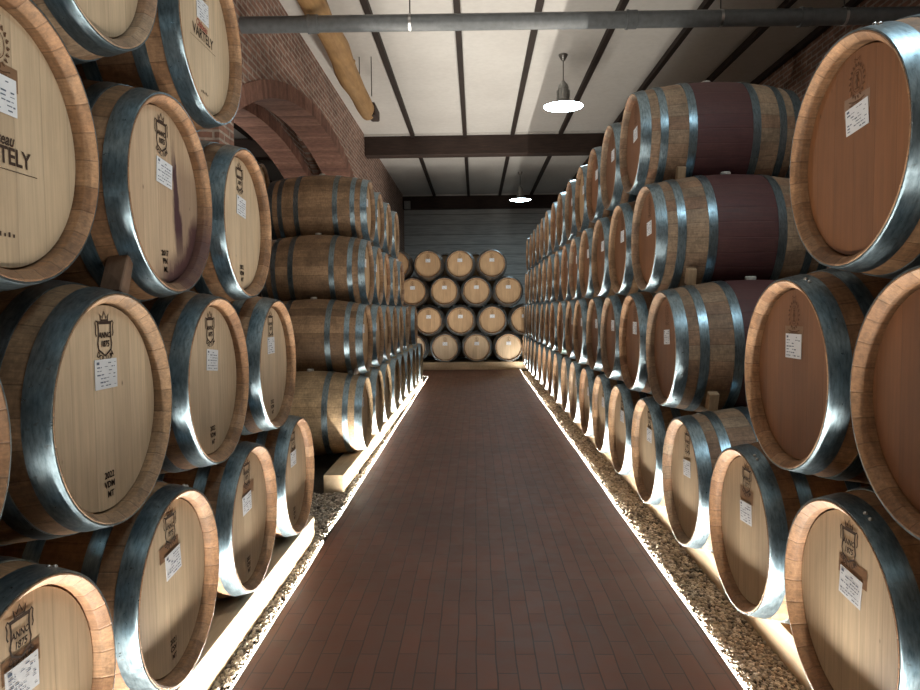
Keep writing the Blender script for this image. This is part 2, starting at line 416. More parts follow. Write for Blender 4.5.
def crest_round(dz=.182, x=HX+.0014):
    F = Flat(x)
    for i in range(18):
        a = 2*PI*i/18
        cy, cz = .042*math.cos(a), .052*math.sin(a) + dz
        F.stroke([(cy-.007*math.cos(a+.9), cz-.007*math.sin(a+.9)), (cy, cz), (cy+.008*math.cos(a+.2), cz+.008*math.sin(a+.2))], .0045)
        F.stroke(arc(cy, cz, .0045, 0, 360, 8)[:-1], .002, closed=True)
    F.stroke(arc(0, dz, .036, 0, 360, 28, .78)[:-1], .0025, closed=True)
    F.stroke([(0, dz-.022), (0, dz+.020)], .008); F.stroke([(-.010, dz-.006), (0, dz+.012), (.010, dz-.006)], .006)
    F.stroke(arc(0, dz+.022, .006, 0, 360, 10)[:-1], .004, closed=True)
    F.stroke([(-.012, dz-.024), (.012, dz-.024)], .005)
    F.stroke([(-.048, dz-.060), (-.020, dz-.066), (.020, dz-.066), (.048, dz-.060)], .0035)
    F.stroke([(-.044, dz-.073), (-.020, dz-.079), (.020, dz-.079), (.044, dz-.073)], .0035)
    for i in range(9): F.quad(-.034+.0078*i, -.030+.0078*i, dz-.075, dz-.067)
    F.stroke([(-.014, dz+.062), (-.018, dz+.076), (0, dz+.068), (.018, dz+.076), (.014, dz+.062)], .004)
    k = .80; F.v = [(x0, y0*k, RB + dz + (z0-RB-dz)*k + .006) for x0, y0, z0 in F.v]
    return F.mesh('crest', [INK_PALE])
def winery_text(dz, red):
    A, B, C, D = (Flat(HX+.0014) for _ in range(4))
    A.text('Château', .036, -.012, .032+dz, .85, 0, .35)
    B.text('VARTELY', .050, 0, dz-.002, .92); C.stroke([(-.115, dz-.030), (.115, dz-.030)], .0016)
    for i in range(5): D.quad(-.03+.014*i, -.024+.014*i, -.205, -.198 + .003*(i % 2))
    return (A.mesh('script_lettering', [INK_RED if red else INK]), B.mesh('capital_lettering', [INK]), C.mesh('underline', [INK]), D.mesh('batch_mark', [INK]))
def year_stamp(y='2022', a='VDM', b='MT', dz=-.205):
    F = Flat(HX+.0014)
    F.text(y, .024, 0, dz+.025); F.text(y, .024, .0008, dz+.0254)
    F.text(a, .024, 0, dz, 1.0); F.text(a, .024, .0012, dz+.0006); F.text(b, .023, .004, dz-.026); F.text(b, .023, .0048, dz-.0256)
    return F.mesh('year_stamp', [INK])
def paper(seed, w=.108, h=.078, a=0.0, cy=0.0, cz=.089):
    r = random.Random(seed); F = Flat(HX+.0026); G = []
    F.quad(-w/2, w/2, -h/2, h/2, 0)
    def q(y0, y1, z0, z1): G.append((y0, y1, z0, z1))
    q(-w*.43, -w*.31, h*.33, h*.42)
    z = h*.38
    for row in range(7):
        y = -w*.42 if row else w*.0
        while y < w*.40:
            l = r.uniform(.04, .16)*w
            if r.random() < .62: q(y, min(y+l, w*.44), z-.0022*r.uniform(.6, 1.8), z)
            y += l + w*.03
        z -= h*.125
    F2x = HX+.0032
    n = len(F.v); 
    for g in G:
        n = len(F.v); F.v += [(F2x, g[0], g[2]+RB), (F2x, g[1], g[2]+RB), (F2x, g[1], g[3]+RB), (F2x, g[0], g[3]+RB)]
        F.f.append([n, n+1, n+2, n+3]); F.mi.append(1)
    # thickness of the sheet
    n = len(F.v)
    F.v += [(HX+.0010, y, z+RB) for y, z in ((-w/2,-h/2),(w/2,-h/2),(w/2,h/2),(-w/2,h/2))]
    for i in range(4): F.f.append([n+i, n+(i+1) % 4, (i+1) % 4, i]); F.mi.append(0)
    ca, sa = math.cos(a), math.sin(a)
    F.v = [(x, cy + y*ca - (z-RB)*sa, RB + cz + y*sa + (z-RB)*ca) for x, y, z in F.v]
    return F.mesh('paper_label', [PAPER, PRINT])
def tape(cy=.0, cz=.128, w=.125, h=.05, a=0.0):
    F = Flat(HX+.0007); F.quad(cy-w/2, cy+w/2, cz-h/2, cz+h/2, 0, a); return F.mesh('tape', [TAPE])

CREST = crest_shield(); CREST_R = crest_round(); NAME_BIG = winery_text(-.035, False); NAME_RED = winery_text(.0, True)
STAMPS = [year_stamp(), year_stamp('2021', 'CSV', 'MT'), year_stamp('2017', 'PN', 'ML')]
PAPERS = [paper(i) for i in range(4)] + [paper(10, a=-.10, cy=.012, cz=.072), paper(11, a=.10, cy=.015, cz=.07), paper(12, a=.06, cz=.06, cy=-.004)]
PAPER_SMALL = paper(20, .125, .085, 0, 0, .085)
TAPES = [tape(), tape(.02, .118, .14, .052, -.04), tape(-.01, .12, .135, .05, .05)]
BODIES = {k: body_mesh(m) for k, m in dict(brown=STAVE_BROWN, rust=STAVE_RUST, grey=STAVE_GREY, wine=STAVE_WINE, pale=STAVE_PALE, rim=STAVE_RIM).items()}
FRONT = {k: head_mesh(m) for k, m in dict(pale=HEAD_PALE, stain=HEAD_STAIN, amber=HEAD_AMBER, tan=HEAD_TAN).items()}
REAR = {k: head_mesh(m, -1) for k, m in dict(pale=HEAD_PALE, amber=HEAD_AMBER, tan=HEAD_TAN).items()}

# ---------------------------------------------------------------- barrels
def barrel(loc, rz, label, group, body='brown', head='pale', marks=(), spin=0.0, fat=1.0, rivets=False):
    """loc: point on the bilge underside, half way along; the front head faces local +X."""
    t = empty('wine_barrel', loc, rz); t.scale = (1, fat, fat)
    tag(t, label, 'barrel', group)
    obj('staves', BODIES[body], t)
    h = obj('head', FRONT[head], t); obj('head', REAR['pale' if head == 'stain' else head], t)
    for m in marks: obj(m.name.split('.')[0], m, h)
    for i, hm in enumerate(HOOPS):
        hp = obj('hoop', hm, t)
        if rivets and i == 0:
            for rv in RIVETS: obj('rivet', rv, hp)
    obj('bung', BUNGM, t)
    return t
ORD = 'first second third fourth fifth sixth seventh eighth ninth tenth eleventh twelfth thirteenth fourteenth fifteenth sixteenth seventeenth eighteenth nineteenth'.split()
ROWN = ['bottom row', 'second row up', 'third row up', 'top row']
ZL = [-.866, -.247, .367, .995]       # row centres, left, below / above the eye
ZR = [-.848, -.217, .415, 1.055]
def left(Y, row, label, group, xh=.933, **k):
    return barrel((-xh - L2, Y, CAMZ + ZL[row] - RB), 0.0, label, group, **k)
def right(Y, row, label, group, xh=.990, **k):
    f = 1.016
    return barrel((xh + L2, Y, CAMZ + ZR[row] - RB*f), PI, label, group, fat=f, **k)

GA = 'barrels of the near left pile'
sh = lambda i, st=0: (CREST, PAPERS[i], STAMPS[st])
left(.69, 0, 'oak barrel at the near end of the bottom left row, beside the camera', GA, marks=sh(0))
left(1.423, 0, 'barrel cut by the bottom left corner, crowned shield crest and taped white label', GA, body='rust', marks=sh(1)+(TAPES[0],), rivets=True)
left(2.148, 0, 'bottom row left barrel with tilted label, between corner barrel and a smaller-looking one', GA, body='rust', marks=(CREST, PAPERS[5], STAMPS[1], TAPES[2]), rivets=True)
left(2.884, 0, 'third visible barrel of the near left bottom row, label on brown tape', GA, body='rust', marks=(CREST, PAPERS[6], STAMPS[1], TAPES[1]))
left(3.63, 0, 'last barrel of the near left bottom row, by the gap in the rail', GA, body='rust', marks=sh(3, 1))
left(1.06, 1, 'barrel of the second row up showing only a rim at the left picture edge', GA, body='rust', marks=sh(0))
left(1.80, 1, 'large left barrel stamped 2022 under a straight white label, second row up', GA, body='brown', marks=sh(1), rivets=True)
left(2.525, 1, 'barrel right of the big 2022 barrel, tilted label, second row up', GA, body='rust', marks=(CREST, PAPERS[4], STAMPS[0]), rivets=True)
left(3.276, 1, 'last barrel of the second row up in the near left pile', GA, body='rust', marks=sh(2))
left(1.427, 2, 'big barrel cut by the left edge with the winery name in large capitals', GA, body='rust', marks=(CREST_R, PAPERS[0], TAPES[0]) + NAME_BIG, rivets=True)
left(2.172, 2, 'barrel with a purple wine stain running down its head', GA, body='rim', head='stain', marks=(CREST, PAPERS[4], STAMPS[2]), rivets=True)
left(2.889, 2, 'last barrel of the third row up in the near left pile, small tilted label', GA, body='rust', marks=(CREST, PAPERS[4], STAMPS[0]), rivets=True)
left(1.793, 3, 'top row left barrel cut by the picture top, plain head bottom showing', GA, body='grey', marks=(CREST_R, PAPERS[0]))
left(2.536, 3, 'top row left barrel with white label above the winery name, beside the brick arch', GA, body='rust', marks=(CREST_R, PAPERS[1]) + NAME_RED)

GB = 'barrels of the far left pile'
far_rows = [(0, .933, [5.88 + .735*k for k in range(9)]), (1, .975, [6.25 + .735*k for k in range(6)] + [11.39]),
            (2, 1.015, [6.62 + .735*k for k in range(5)]), (3, 1.035, [6.99 + .735*k for k in range(4)])]
for row, xh, ys in far_rows:
    for k, Y in enumerate(ys):
        if k == 0:
            lab = ['side-on barrel half in shadow at the near end of the far left bottom row', 'side-on brown barrel at the near end of the far left second row up',
                   'side-on brown barrel at the near end of the far left third row up', 'side-on brown barrel topping the near end of the far left pile, below the arch'][row]
        elif Y == 11.39: lab = 'lone barrel past a gap at the far end of the far left second row up'
        else: lab = f'oak barrel, {ORD[k]} from the near end of the {ROWN[row]}, far left pile'
        left(Y, row, lab, GB, xh + rnd.uniform(-.012, .012) + (.0 if k else 0), body='pale' if row == 0 else 'brown' if k == 0 else rnd.choice(['brown', 'rust', 'brown']),
             head='pale' if row == 0 else 'tan', marks=(CREST, PAPERS[k % 4]))

GC = 'barrels of the near right pile'
right(1.178, 0, 'barrel at the near end of the right bottom row, beside the camera', GC, marks=sh(0))
right(1.923, 0, 'bottom right barrel with crowned shield crest and tilted label on brown tape', GC, body='rust', marks=(CREST, PAPERS[4], TAPES[1]), rivets=True)
right(2.651, 0, 'bright bottom row barrel left of the bottom right one, steel hoop shining', GC, body='rust', marks=(CREST, PAPERS[6], TAPES[0]), rivets=True)
right(1.55, 1, 'large dark barrel cut by the right edge, plain unlabelled head with a knot', GC, body='rust', head='amber')
right(2.275, 1, 'dark amber barrel with straight white label, second row up at right', GC, body='rust', head='amber', marks=(CREST_R, PAPERS[2], TAPES[0]), rivets=True)
right(1.925, 2, 'topmost near right barrel, amber head with tilted white label, nearest the pipe', GC, body='rust', head='amber', marks=(CREST_R, paper(30, .108, .070, .10, .004, .092), TAPES[0]), rivets=True)
GD = 'barrels of the long right pile'
P = .745
rows_r = [(0, [3.399 + P*k for k in range(16)]), (1, [3.785 + P*k for k in range(15)]), (2, [4.18 + P*k for k in range(14)]), (3, [4.54 + P*k for k in range(13)])]
for row, ys in rows_r:
    for k, Y in enumerate(ys):
        if k == 0:
            lab = ['barrel with bright blue-grey hoops and bare weathered side, near end of right bottom row', 'weathered side-on barrel with pale staves, near end of right second row up',
                   'side-on barrel with wide purple wine band, third row up at right', 'side-on barrel with purple wine band topping the right pile'][row]
        else: lab = f'oak barrel, {ORD[k]} from the near end of the {ROWN[row]}, long right pile'
        body = (['grey', 'wine', 'wine', 'wine'][row] if k == 0 else rnd.choice(['brown', 'brown', 'rust', 'grey', 'brown']))
        right(Y, row, lab, GD, .990 + (.004*row) + rnd.uniform(-.008, .008), body=body, head='pale' if row == 0 else ('amber' if rnd.random() < .93 else 'tan'),
              marks=(CREST if row == 0 else CREST_R, PAPERS[(k*3+row) % 4 if k else 6]))

GE = 'barrels of the stack across the end wall'
back = [(0, -.835, [-1.42, -.69, .02, .73, 1.44]), (1, -.228, [-1.76, -1.05, -.34, .37, 1.08]), (2, .42, [-1.40, -.69, .02, .73]), (3, 1.02, [-1.76, -1.05, -.34, .37])]
for row, zz, xs in back:
    for k, X in enumerate(xs):
        lab = f'oak barrel, {ORD[k]} from the left, {ROWN[row]} of the end-wall stack'
        barrel((X, 15.45 + L2, CAMZ + zz - RB*.985), -PI/2, lab, GE, body='brown', head='pale' if row == 0 else 'tan', marks=(CREST_R, PAPERS[k % 4]), fat=.985)

GF = 'barrels of the rear end stack'
for row, zz, xs in [(0, -.835, [-1.05, -.34, .37, 1.08]), (1, -.228, [-1.40, -.69, .02, .73]), (2, .42, [-1.05, -.34, .37]), (3, 1.02, [-.69, .02])]:
    for k, X in enumerate(xs):
        barrel((X, 15.45 + 1.03 + L2, CAMZ + zz - RB*.985), -PI/2, f'oak barrel behind the end stack, {ORD[k]} from the left, {ROWN[row]}', GF, body='brown', head='tan', fat=.985)

# a barrel beyond the arch, on a tall timber rack
zr = CAMZ + 1.62 - RB
barrel((-2.74 - L2, 9.05, zr), 0.0, 'barrel seen high up through the brick arch, above the far left pile', None, body='rust', head='tan')
rk = tag(empty('timber_rack', (-3.22, 9.05, 0)), 'tall timber rack holding the barrel beyond the arch', 'rack')
for sx in (-.26, .26):
    bm = bmesh.new(); box(bm, sx-.05, sx+.05, -.45, .45, zr-.10+.022, zr+.022); obj('cross_beam', mesh('cross_beam', bm), rk, BEAM)
    for sy in (-.40, .40):
        bm = bmesh.new(); box(bm, sx-.05, sx+.05, sy-.05, sy+.05, 0, zr-.078); obj('post', mesh('post', bm), rk, BEAM)

# ---------------------------------------------------------------- rails under the piles
def rail(x0, x1, y0, y1, z1, label):
    bm = bmesh.new(); box(bm, x0, x1, y0, y1, -.018, z1); bevel(bm, .006, 2)
    return tag(obj('timber_rail', mesh('timber_rail', bm, True), None, RAIL), label, 'rail')
zt = CAMZ + ZL[0] - .3395
rail(-1.115, -.963, -.6, 4.03, zt, 'pale timber rail under the near left barrels, front one along the aisle')
rail(-1.99, -1.84, -.6, 4.03, zt, 'timber rail under the back ends of the near left barrels')
rail(-1.135, -.985, 5.05, 12.75, zt, 'pale timber rail under the far left barrels, its cut end facing the gap')
rail(-1.99, -1.84, 5.05, 12.75, zt, 'timber rail under the back ends of the far left barrels')
zt = CAMZ + ZR[0] - .355
rail(1.15, 1.30, -.3, 15.1, zt, 'pale timber rail under the right barrels, along the gravel strip')
rail(1.85, 2.0, -.3, 15.1, zt, 'timber rail under the back ends of the right barrels')
zt = CAMZ - .835 - .333
rail(-2.05, 1.85, 15.56, 15.71, zt + .004, 'pale timber rail across the aisle end, under the end stack')
rail(-2.05, 1.85, 16.18, 16.33, zt, 'timber rail behind, under the back ends of the end stack')
rail(-2.05, 1.85, 16.62, 16.77, zt, 'timber rail under the front ends of the rear end stack')
rail(-2.05, 1.85, 17.2, 17.35, zt, 'timber rail under the back ends of the rear end stack')

# ---------------------------------------------------------------- wedges
def wedge(x, y, z, label, rx=0.0, s=(.05, .05, .09), mat=None):
    bm = bmesh.new(); vs = box(bm, -s[0]/2, s[0]/2, -s[1]/2, s[1]/2, -s[2]/2, s[2]/2)
    for v in vs:
        if v.co.z > 0: v.co.y *= .72
    bevel(bm, .003, 1)
    o = obj('wooden_wedge', mesh('wooden_wedge', bm), None, mat or WEDGE)
    o.location = (x, y, z); o.rotation_euler = (rx, 0, 0)
    return tag(o, label, 'wedge', 'wedges between the barrels')
WEDGES = []
wedge(-1.0, 1.925, CAMZ + .105, 'brown wedge under the wine-stained barrel, on top of the 2022 barrel', -.42, (.06, .05, .115), WEDGE_DARK)
wedge(1.235, 4.235, CAMZ + .80, 'small wedge between the two wine-banded barrels at right', .35)
wedge(1.174, 3.825, CAMZ + .172, 'small wedge under the third-row wine-banded barrel at right', .35)
wedge(1.165, 3.44, CAMZ - .460, 'pale wedge under the weathered second-row barrel at right', .35)

# ---------------------------------------------------------------- floor, gravel, light strips
XL = lambda y: -(.852 + .0080*max(y, 0)); XR = lambda y: .919 + .0025*max(y, 0)
def poly_floor():
    bm = bmesh.new(); ys = [-3.2, 0, 4, 8, 12, 14.2]
    A = [bm.verts.new((XL(y), y, 0)) for y in ys]; B = [bm.verts.new((XR(y), y, 0)) for y in ys]
    for i in range(len(ys)-1): bm.faces.new((A[i], B[i], B[i+1], A[i+1]))
    c = [bm.verts.new(p) for p in ((-2.1, 14.2, 0), (-2.1, 15.54, 0), (XR(15.5), 15.54, 0))]
    bm.faces.new((c[0], A[-1], B[-1], c[2], c[1]))
    g = bmesh.ops.extrude_face_region(bm, geom=bm.faces[:])
    bmesh.ops.translate(bm, vec=(0, 0, -.05), verts=[v for v in g['geom'] if isinstance(v, bmesh.types.BMVert)])
    return mesh('floor', bm)
struct('floor', poly_floor(), FLOORBRICK)
bm = bmesh.new(); box(bm, -6.2, 4.6, -3.2, 21.2, -.12, -.02); struct('floor_gravel_bed', mesh('floor_gravel_bed', bm), BED)

ICO = None
def gravel(name, label, zones):
    global ICO
    if ICO is None:
        b = bmesh.new(); bmesh.ops.create_icosphere(b, subdivisions=1, radius=1.0)
        ICO = ([v.co.copy() for v in b.verts], [[v.index for v in f.verts] for f in b.faces]); b.free()
    V, F = [], []
    for x0, x1, y0, y1, n, s0, s1 in zones:
        for _ in range(n):
            y = rnd.uniform(y0, y1); x = rnd.uniform(x0(y), x1(y))
            s = rnd.uniform(s0, s1); M = Matrix.Rotation(rnd.uniform(0, 6.28), 3, 'Z') @ Matrix.Rotation(rnd.uniform(-.6, .6), 3, 'X')
            sc = (s*rnd.uniform(.8, 1.5), s*rnd.uniform(.7, 1.1), s*rnd.uniform(.5, .8)); k = len(V)
            z = -.02 + s*.25 + rnd.uniform(0, .012)
            for c in ICO[0]:
                q = M @ Vector((c.x*sc[0], c.y*sc[1], c.z*sc[2])); V.append((x+q.x, y+q.y, z+q.z))
            F += [[i+k for i in f] for f in ICO[1]]
    me = mesh_raw(name, V, F); o = obj(name, me, None, GRAVEL)
    o['kind'] = 'stuff'; o['label'] = label; o['category'] = 'gravel'
    return o
cst = lambda v: (lambda y: v)
xr = lambda y: XR(y) + .025
gravel('gravel', 'pale river gravel in the strip between right light line and timber rail', [
    (xr, cst(1.15), 1.3, 3.4, 5200, .0045, .0115), (xr, cst(1.15), 3.4, 8.0, 4600, .007, .014), (xr, cst(1.15), 8.0, 15.1, 2600, .012, .020)])
xl = lambda y: XL(y) - .025
gravel('gravel', 'gravel in the gap and narrow strip beside the left barrels', [
    (cst(-.962), xl, 1.5, 4.03, 1500, .005, .010), (cst(-1.9), xl, 4.04, 5.05, 5200, .007, .015), (cst(-.985), xl, 5.05, 13.0, 1500, .010, .016)])

def led(pts, label, side):
    '''a flat light tape lying in the joint beside the floor slab, tilted a little towards the barrels'''
    t = tag(empty('led_strip', (0, 0, 0)), label, 'light strip')
    V, F = [], []
    for x, y, z in pts:
        V += [(x - side*.005, y, z-.0160), (x + side*.005, y, z-.0168)]
    for i in range(len(pts)-1): F.append((2*i, 2*i+1, 2*i+3, 2*i+2) if side < 0 else (2*i+1, 2*i, 2*i+2, 2*i+3))
    obj('light_tape', mesh_raw('light_tape', V, F), t, LEDM)
    for i in range(len(pts)-1):      # the light the tape gives off
        a, b = Vector(pts[i]), Vector(pts[i+1]); d = b - a; d.z = 0; ln = d.length
        if ln < .05: continue
        la = bpy.data.lights.new('tape_light', 'AREA'); la.shape = 'RECTANGLE'; la.size = ln; la.size_y = .010
        la.color = LED_COL; la.energy = LED_RAD*PI*ln*.010
        u = d.normalized(); up = Vector((side*.08, 0, .997)); up = (up - u*up.dot(u)).normalized(); w = up.cross(u)
        lo = bpy.data.objects.new('tape_light', la); link(lo, t)
        m = Matrix((u, w, up)).transposed().to_4x4(); m.translation = Vector(((a.x+b.x)/2, (a.y+b.y)/2, (a.z+b.z)/2 - .0164)) + up*.0009
        lo.matrix_local = m @ Matrix.Rotation(PI, 4, 'X')
    n = len(V); V2 = [(x, y, z-.0015) for x, y, z in V] + [(x, y, z-.006) for x, y, z in V]; G = []
    for i in range(len(pts)-1):
        a, b, c, d = 2*i, 2*i+1, 2*i+3, 2*i+2
        G += [(a, b, c, d), (n+d, n+c, n+b, n+a), (a, d, n+d, n+a), (b, n+b, n+c, c)]
    obj('tape_backing', mesh_raw('tape_backing', V2, G), t, BOXG)
    return t
wig = lambda y: .006*math.sin(y*2.1) + .004*math.sin(y*5.3+1)
led([(XL(y) - .016 + .4*wig(y), y, .006) for y in [-2.5 + .55*i for i in range(12)]] + [(XL(4) - .018, 3.98, .006)], 'white light strip along the brick floor beside the near left barrels', -1)
led([(XL(4.1) - .030, 4.08, .006)] + [(XL(y) - .016 + .4*wig(y), y, .006) for y in [4.5 + .6*i for i in range(16)]] + [(XL(13.9) - .01, 13.95, .006), (XL(13.9) - .03, 14.12, .006), (-1.25, 14.155, .03), (-1.65, 14.155, .03), (-2.05, 14.155, .03)], 'white light strip along the brick floor beside the far left barrels', -1)
led([(XR(y) + .016 + .4*wig(y+.7), y, .006) for y in [-2.5 + .6*i for i in range(28)]] + [(XR(14)+.016, 14.2, .012), (XR(15)+.016, 14.8, .03), (XR(15.4)+.016, 15.40, .03)], 'white light strip along the right edge of the brick floor', 1)

# ---------------------------------------------------------------- shell
YB, YF = 20.95, -3.2
bm = bmesh.new(); box(bm, -6.2, XWR+.3, YF, YB+.2, CEIL, CEIL+.12); struct('ceiling', mesh('ceiling', bm), CEILM)
bm = bmesh.new(); box(bm, XWR, XWR+.3, YF, YB+.2, -.1, CEIL); struct('wall_right', mesh('wall_right', bm), WALLBRICK)
bm = bmesh.new(); box(bm, -6.2, XWR, YB, YB+.2, -.1, CEIL); struct('wall_back', mesh('wall_back', bm), PLANKS)
bm = bmesh.new(); box(bm, -6.2, XWR, YF-.2, YF, -.1, CEIL); struct('wall_front', mesh('wall_front', bm), DARKWALL)
bm = bmesh.new(); box(bm, -6.4, -6.2, YF, YB+.2, -.1, CEIL); struct('wall_side_room', mesh('wall_side_room', bm), DARKWALL)
# left wall with two segmental arches
EA, EB, EZ, AT = 5.10, 2.96, CAMZ - .39, .18      # half-ellipse: half axes, springing height, ring thickness
ARCHES = [(9.70, 3.53), (2.28, 3.53)]      # centre, half span
XB = -3.25
def soffit(y, t):
    for c, hs in ARCHES:
        if abs(y-c) < hs + 1e-6: return EZ + (EB+t)*math.sqrt(max(1 - ((y-c)/(EA+t))**2, 0))
    return None
def on_arch(c, s, t):      # point on the ellipse, pushed outwards by t
    y, z = EA*math.sin(s), EB*math.cos(s); n = Vector((y/EA**2, z/EB**2)).normalized()
    return c + y + n.x*t, EZ + z + n.y*t
bm = bmesh.new()
ys = [YF]
for c, hs in sorted(ARCHES): ys += [c - hs + 2*hs*i/40 for i in range(41)]
ys.append(YB + .1)
for a, b in zip(ys, ys[1:]):
    mid = soffit((a+b)/2, AT)
    za = -.1 if mid is None else soffit(a, AT); zb = -.1 if mid is None else soffit(b, AT)
    v = [bm.verts.new(p) for p in ((XWL,a,za),(XWL,b,zb),(XWL,b,CEIL),(XWL,a,CEIL),(XB,a,za),(XB,b,zb),(XB,b,CEIL),(XB,a,CEIL))]
    bm.faces.new(v[0:4]); bm.faces.new(v[7:3:-1])
    if mid is None: bm.faces.new((v[0], v[4], v[5], v[1]))
    else:                                  # soffit with a deep slot between the two brick rings
        q = [(v[0], v[1])]
        for x, up in ((XWL-.30, 0), (XWL-.30, .5), (XB+.25, .5), (XB+.25, 0)):
            q.append((bm.verts.new((x, a, min(za+up, CEIL-.05))), bm.verts.new((x, b, min(zb+up, CEIL-.05)))))
        q.append((v[4], v[5]))
        for (p0, p1), (r0, r1) in zip(q, q[1:]): bm.faces.new((p0, r0, r1, p1))
    if mid is None:
        bm.faces.new((v[0], v[3], v[7], v[4])); bm.faces.new((v[1], v[5], v[6], v[2]))
bmesh.ops.remove_doubles(bm, verts=bm.verts, dist=.0005)
wl = struct('wall_left', mesh('wall_left', bm), [WALLBRICK, WALLBRICK_X])
for p in wl.data.polygons:
    if abs(p.normal.y) > .9: p.material_index = 1
def voussoirs(name, c, hs, x0, x1, n=86):
    bm = bmesh.new(); a1 = math.asin(hs/EA)
    for i in range(n):
        s0, s1 = -a1 + 2*a1*(i+.06)/n, -a1 + 2*a1*(i+.94)/n
        P = [bm.verts.new((x, *on_arch(c, q, t))) for x in (x0, x1) for q, t in ((s0, 0), (s1, 0), (s1, AT+.002), (s0, AT+.002))]
        for f in ((0,1,2,3),(7,6,5,4),(0,4,5,1),(1,5,6,2),(2,6,7,3),(3,7,4,0)): bm.faces.new([P[k] for k in f])
    return struct(name, mesh(name, bm), ARCHB)
k = 0
for c, hs in ARCHES:
    for x0, x1 in ((XWL+.012, XWL-.44), (XWL-.72, XB)):
        k += 1; voussoirs(f'trim_{k}', c, hs, x0, x1)
        bm = bmesh.new(); a1 = math.asin(hs/EA)      # mortar bed behind the voussoirs
        for i in range(40):
            s0, s1 = -a1 + 2*a1*i/40, -a1 + 2*a1*(i+1)/40
            q = [bm.verts.new((x, *on_arch(c, u, t))) for x in (x0-.006, x1+.006) for u, t in ((s0, .008), (s1, .008), (s1, AT-.004), (s0, AT-.004))]
            for f in ((0,1,2,3),(7,6,5,4),(0,4,5,1),(2,6,7,3)): bm.faces.new([q[j] for j in f])
        struct(f'trim_{k+10}', mesh('arch_mortar', bm), DARKWALL)

# ---------------------------------------------------------------- roof timbers
def beam(x0, x1, y0, y1, z0, z1, name, label, cat, mat, bv=.01):
    bm = bmesh.new(); box(bm, x0, x1, y0, y1, z0, z1); bevel(bm, bv, 1)
    return tag(obj(name, mesh(name, bm), None, mat), label, cat, 'roof timbers')
BY = [(6.10, 'above the grey pipe'), (13.55, 'in mid roof behind the nearer lamp'), (20.62, 'over the grey end wall, behind the far lamp')]
for y, w in BY:
    for x0, x1, side in ((XWL, XWR, ''), (-6.2, XB, 'side room ')):
        if side and y != 13.55: continue
        beam(x0, x1, y, y+.28, CEIL-.40, CEIL-.035, 'roof_beam', f'dark timber cross beam {w}' if not side else 'dark timber beam seen through the brick arch, in the next room', 'beam', BEAM)
    bm = bmesh.new(); box(bm, XWL, XWR, y-.03, y+.28, CEIL-.035, CEIL); struct(f'trim_{30+int(y)}', mesh('beam_cover', bm), CEILM)
PX = [(-1.18, 'first dark purlin from the brick arch wall'), (-.178, 'second dark purlin from the brick arch wall'), (.735, 'third dark purlin, over the aisle middle'),
      (1.655, 'fourth dark purlin, just right of the hanging lamps'), (2.585, 'fifth dark purlin, above the right pile'), (3.49, 'sixth dark purlin, over the dark right side'), (4.22, 'dark purlin along the top of the right brick wall')]
for x, lab in PX:
    beam(x-.036, x+.036, YF, 20.60, CEIL-.075, CEIL, 'purlin', lab, 'beam', PURLIN, .004)
for x in (-4.3, -5.3): beam(x-.04, x+.04, YF, 20.9, CEIL-.075, CEIL, 'purlin', 'dark purlin in the side room, seen through the arch', 'beam', PURLIN, .004)

# peeled log hanging below the ceiling
t = tag(empty('roof_log', (-1.51, 10.5, CAMZ + 2.88)), 'rough peeled orange log hung under the ceiling near the arch wall', 'log')
bm = bmesh.new(); pts = []; rr = []
for i in range(30):
    y = -10.2 + 9.86*i/29
    pts.append((.025*math.sin(y*1.3) + .012*math.sin(y*4.1), y, .015*math.sin(y*1.7))); rr.append(.126 + .009*math.sin(y*2.3) + .006*math.sin(y*6.1))
tube(bm, pts, rr, 18)
for v in bm.verts:
    a = math.atan2(v.co.z, v.co.x); v.co.x *= 1 + .04*math.sin(3*a + v.co.y*.7); v.co.z *= 1 + .04*math.sin(2*a + v.co.y*1.9)
obj('trunk', mesh('trunk', bm, True), t, LOG)
bm = bmesh.new(); vs = box(bm, -.045, .105, -.50, .0, -.10, .09)
for v in vs:
    if v.co.y > -.1: v.co.z = max(v.co.z, -.06); v.co.x = v.co.x*.8 + .02
bevel(bm, .02, 2)
obj('tenon', mesh('tenon', bm, True), t, BEAM)
for (dx, yk, az) in ((.10, -2.35, .6), (-.11, -1.9, 2.7), (.05, -4.3, -1.4)):
    bm = bmesh.new(); tube(bm, [(dx*.6, yk, .05*math.sin(az)), (dx*1.25, yk+.05, .05*math.sin(az)-.02)], [.045, .028], 10)
    obj('branch_stub', mesh('branch_stub', bm, True), t, LOG)
for dx in (.14, -.02):
    bm = bmesh.new(); tube(bm, [(dx, -1.05, 0.0 if dx > .1 else .1), (dx, -1.05, 3.40-2.88)], .006, 8); obj('hanger_rod', mesh('hanger_rod', bm), t, CABLE)

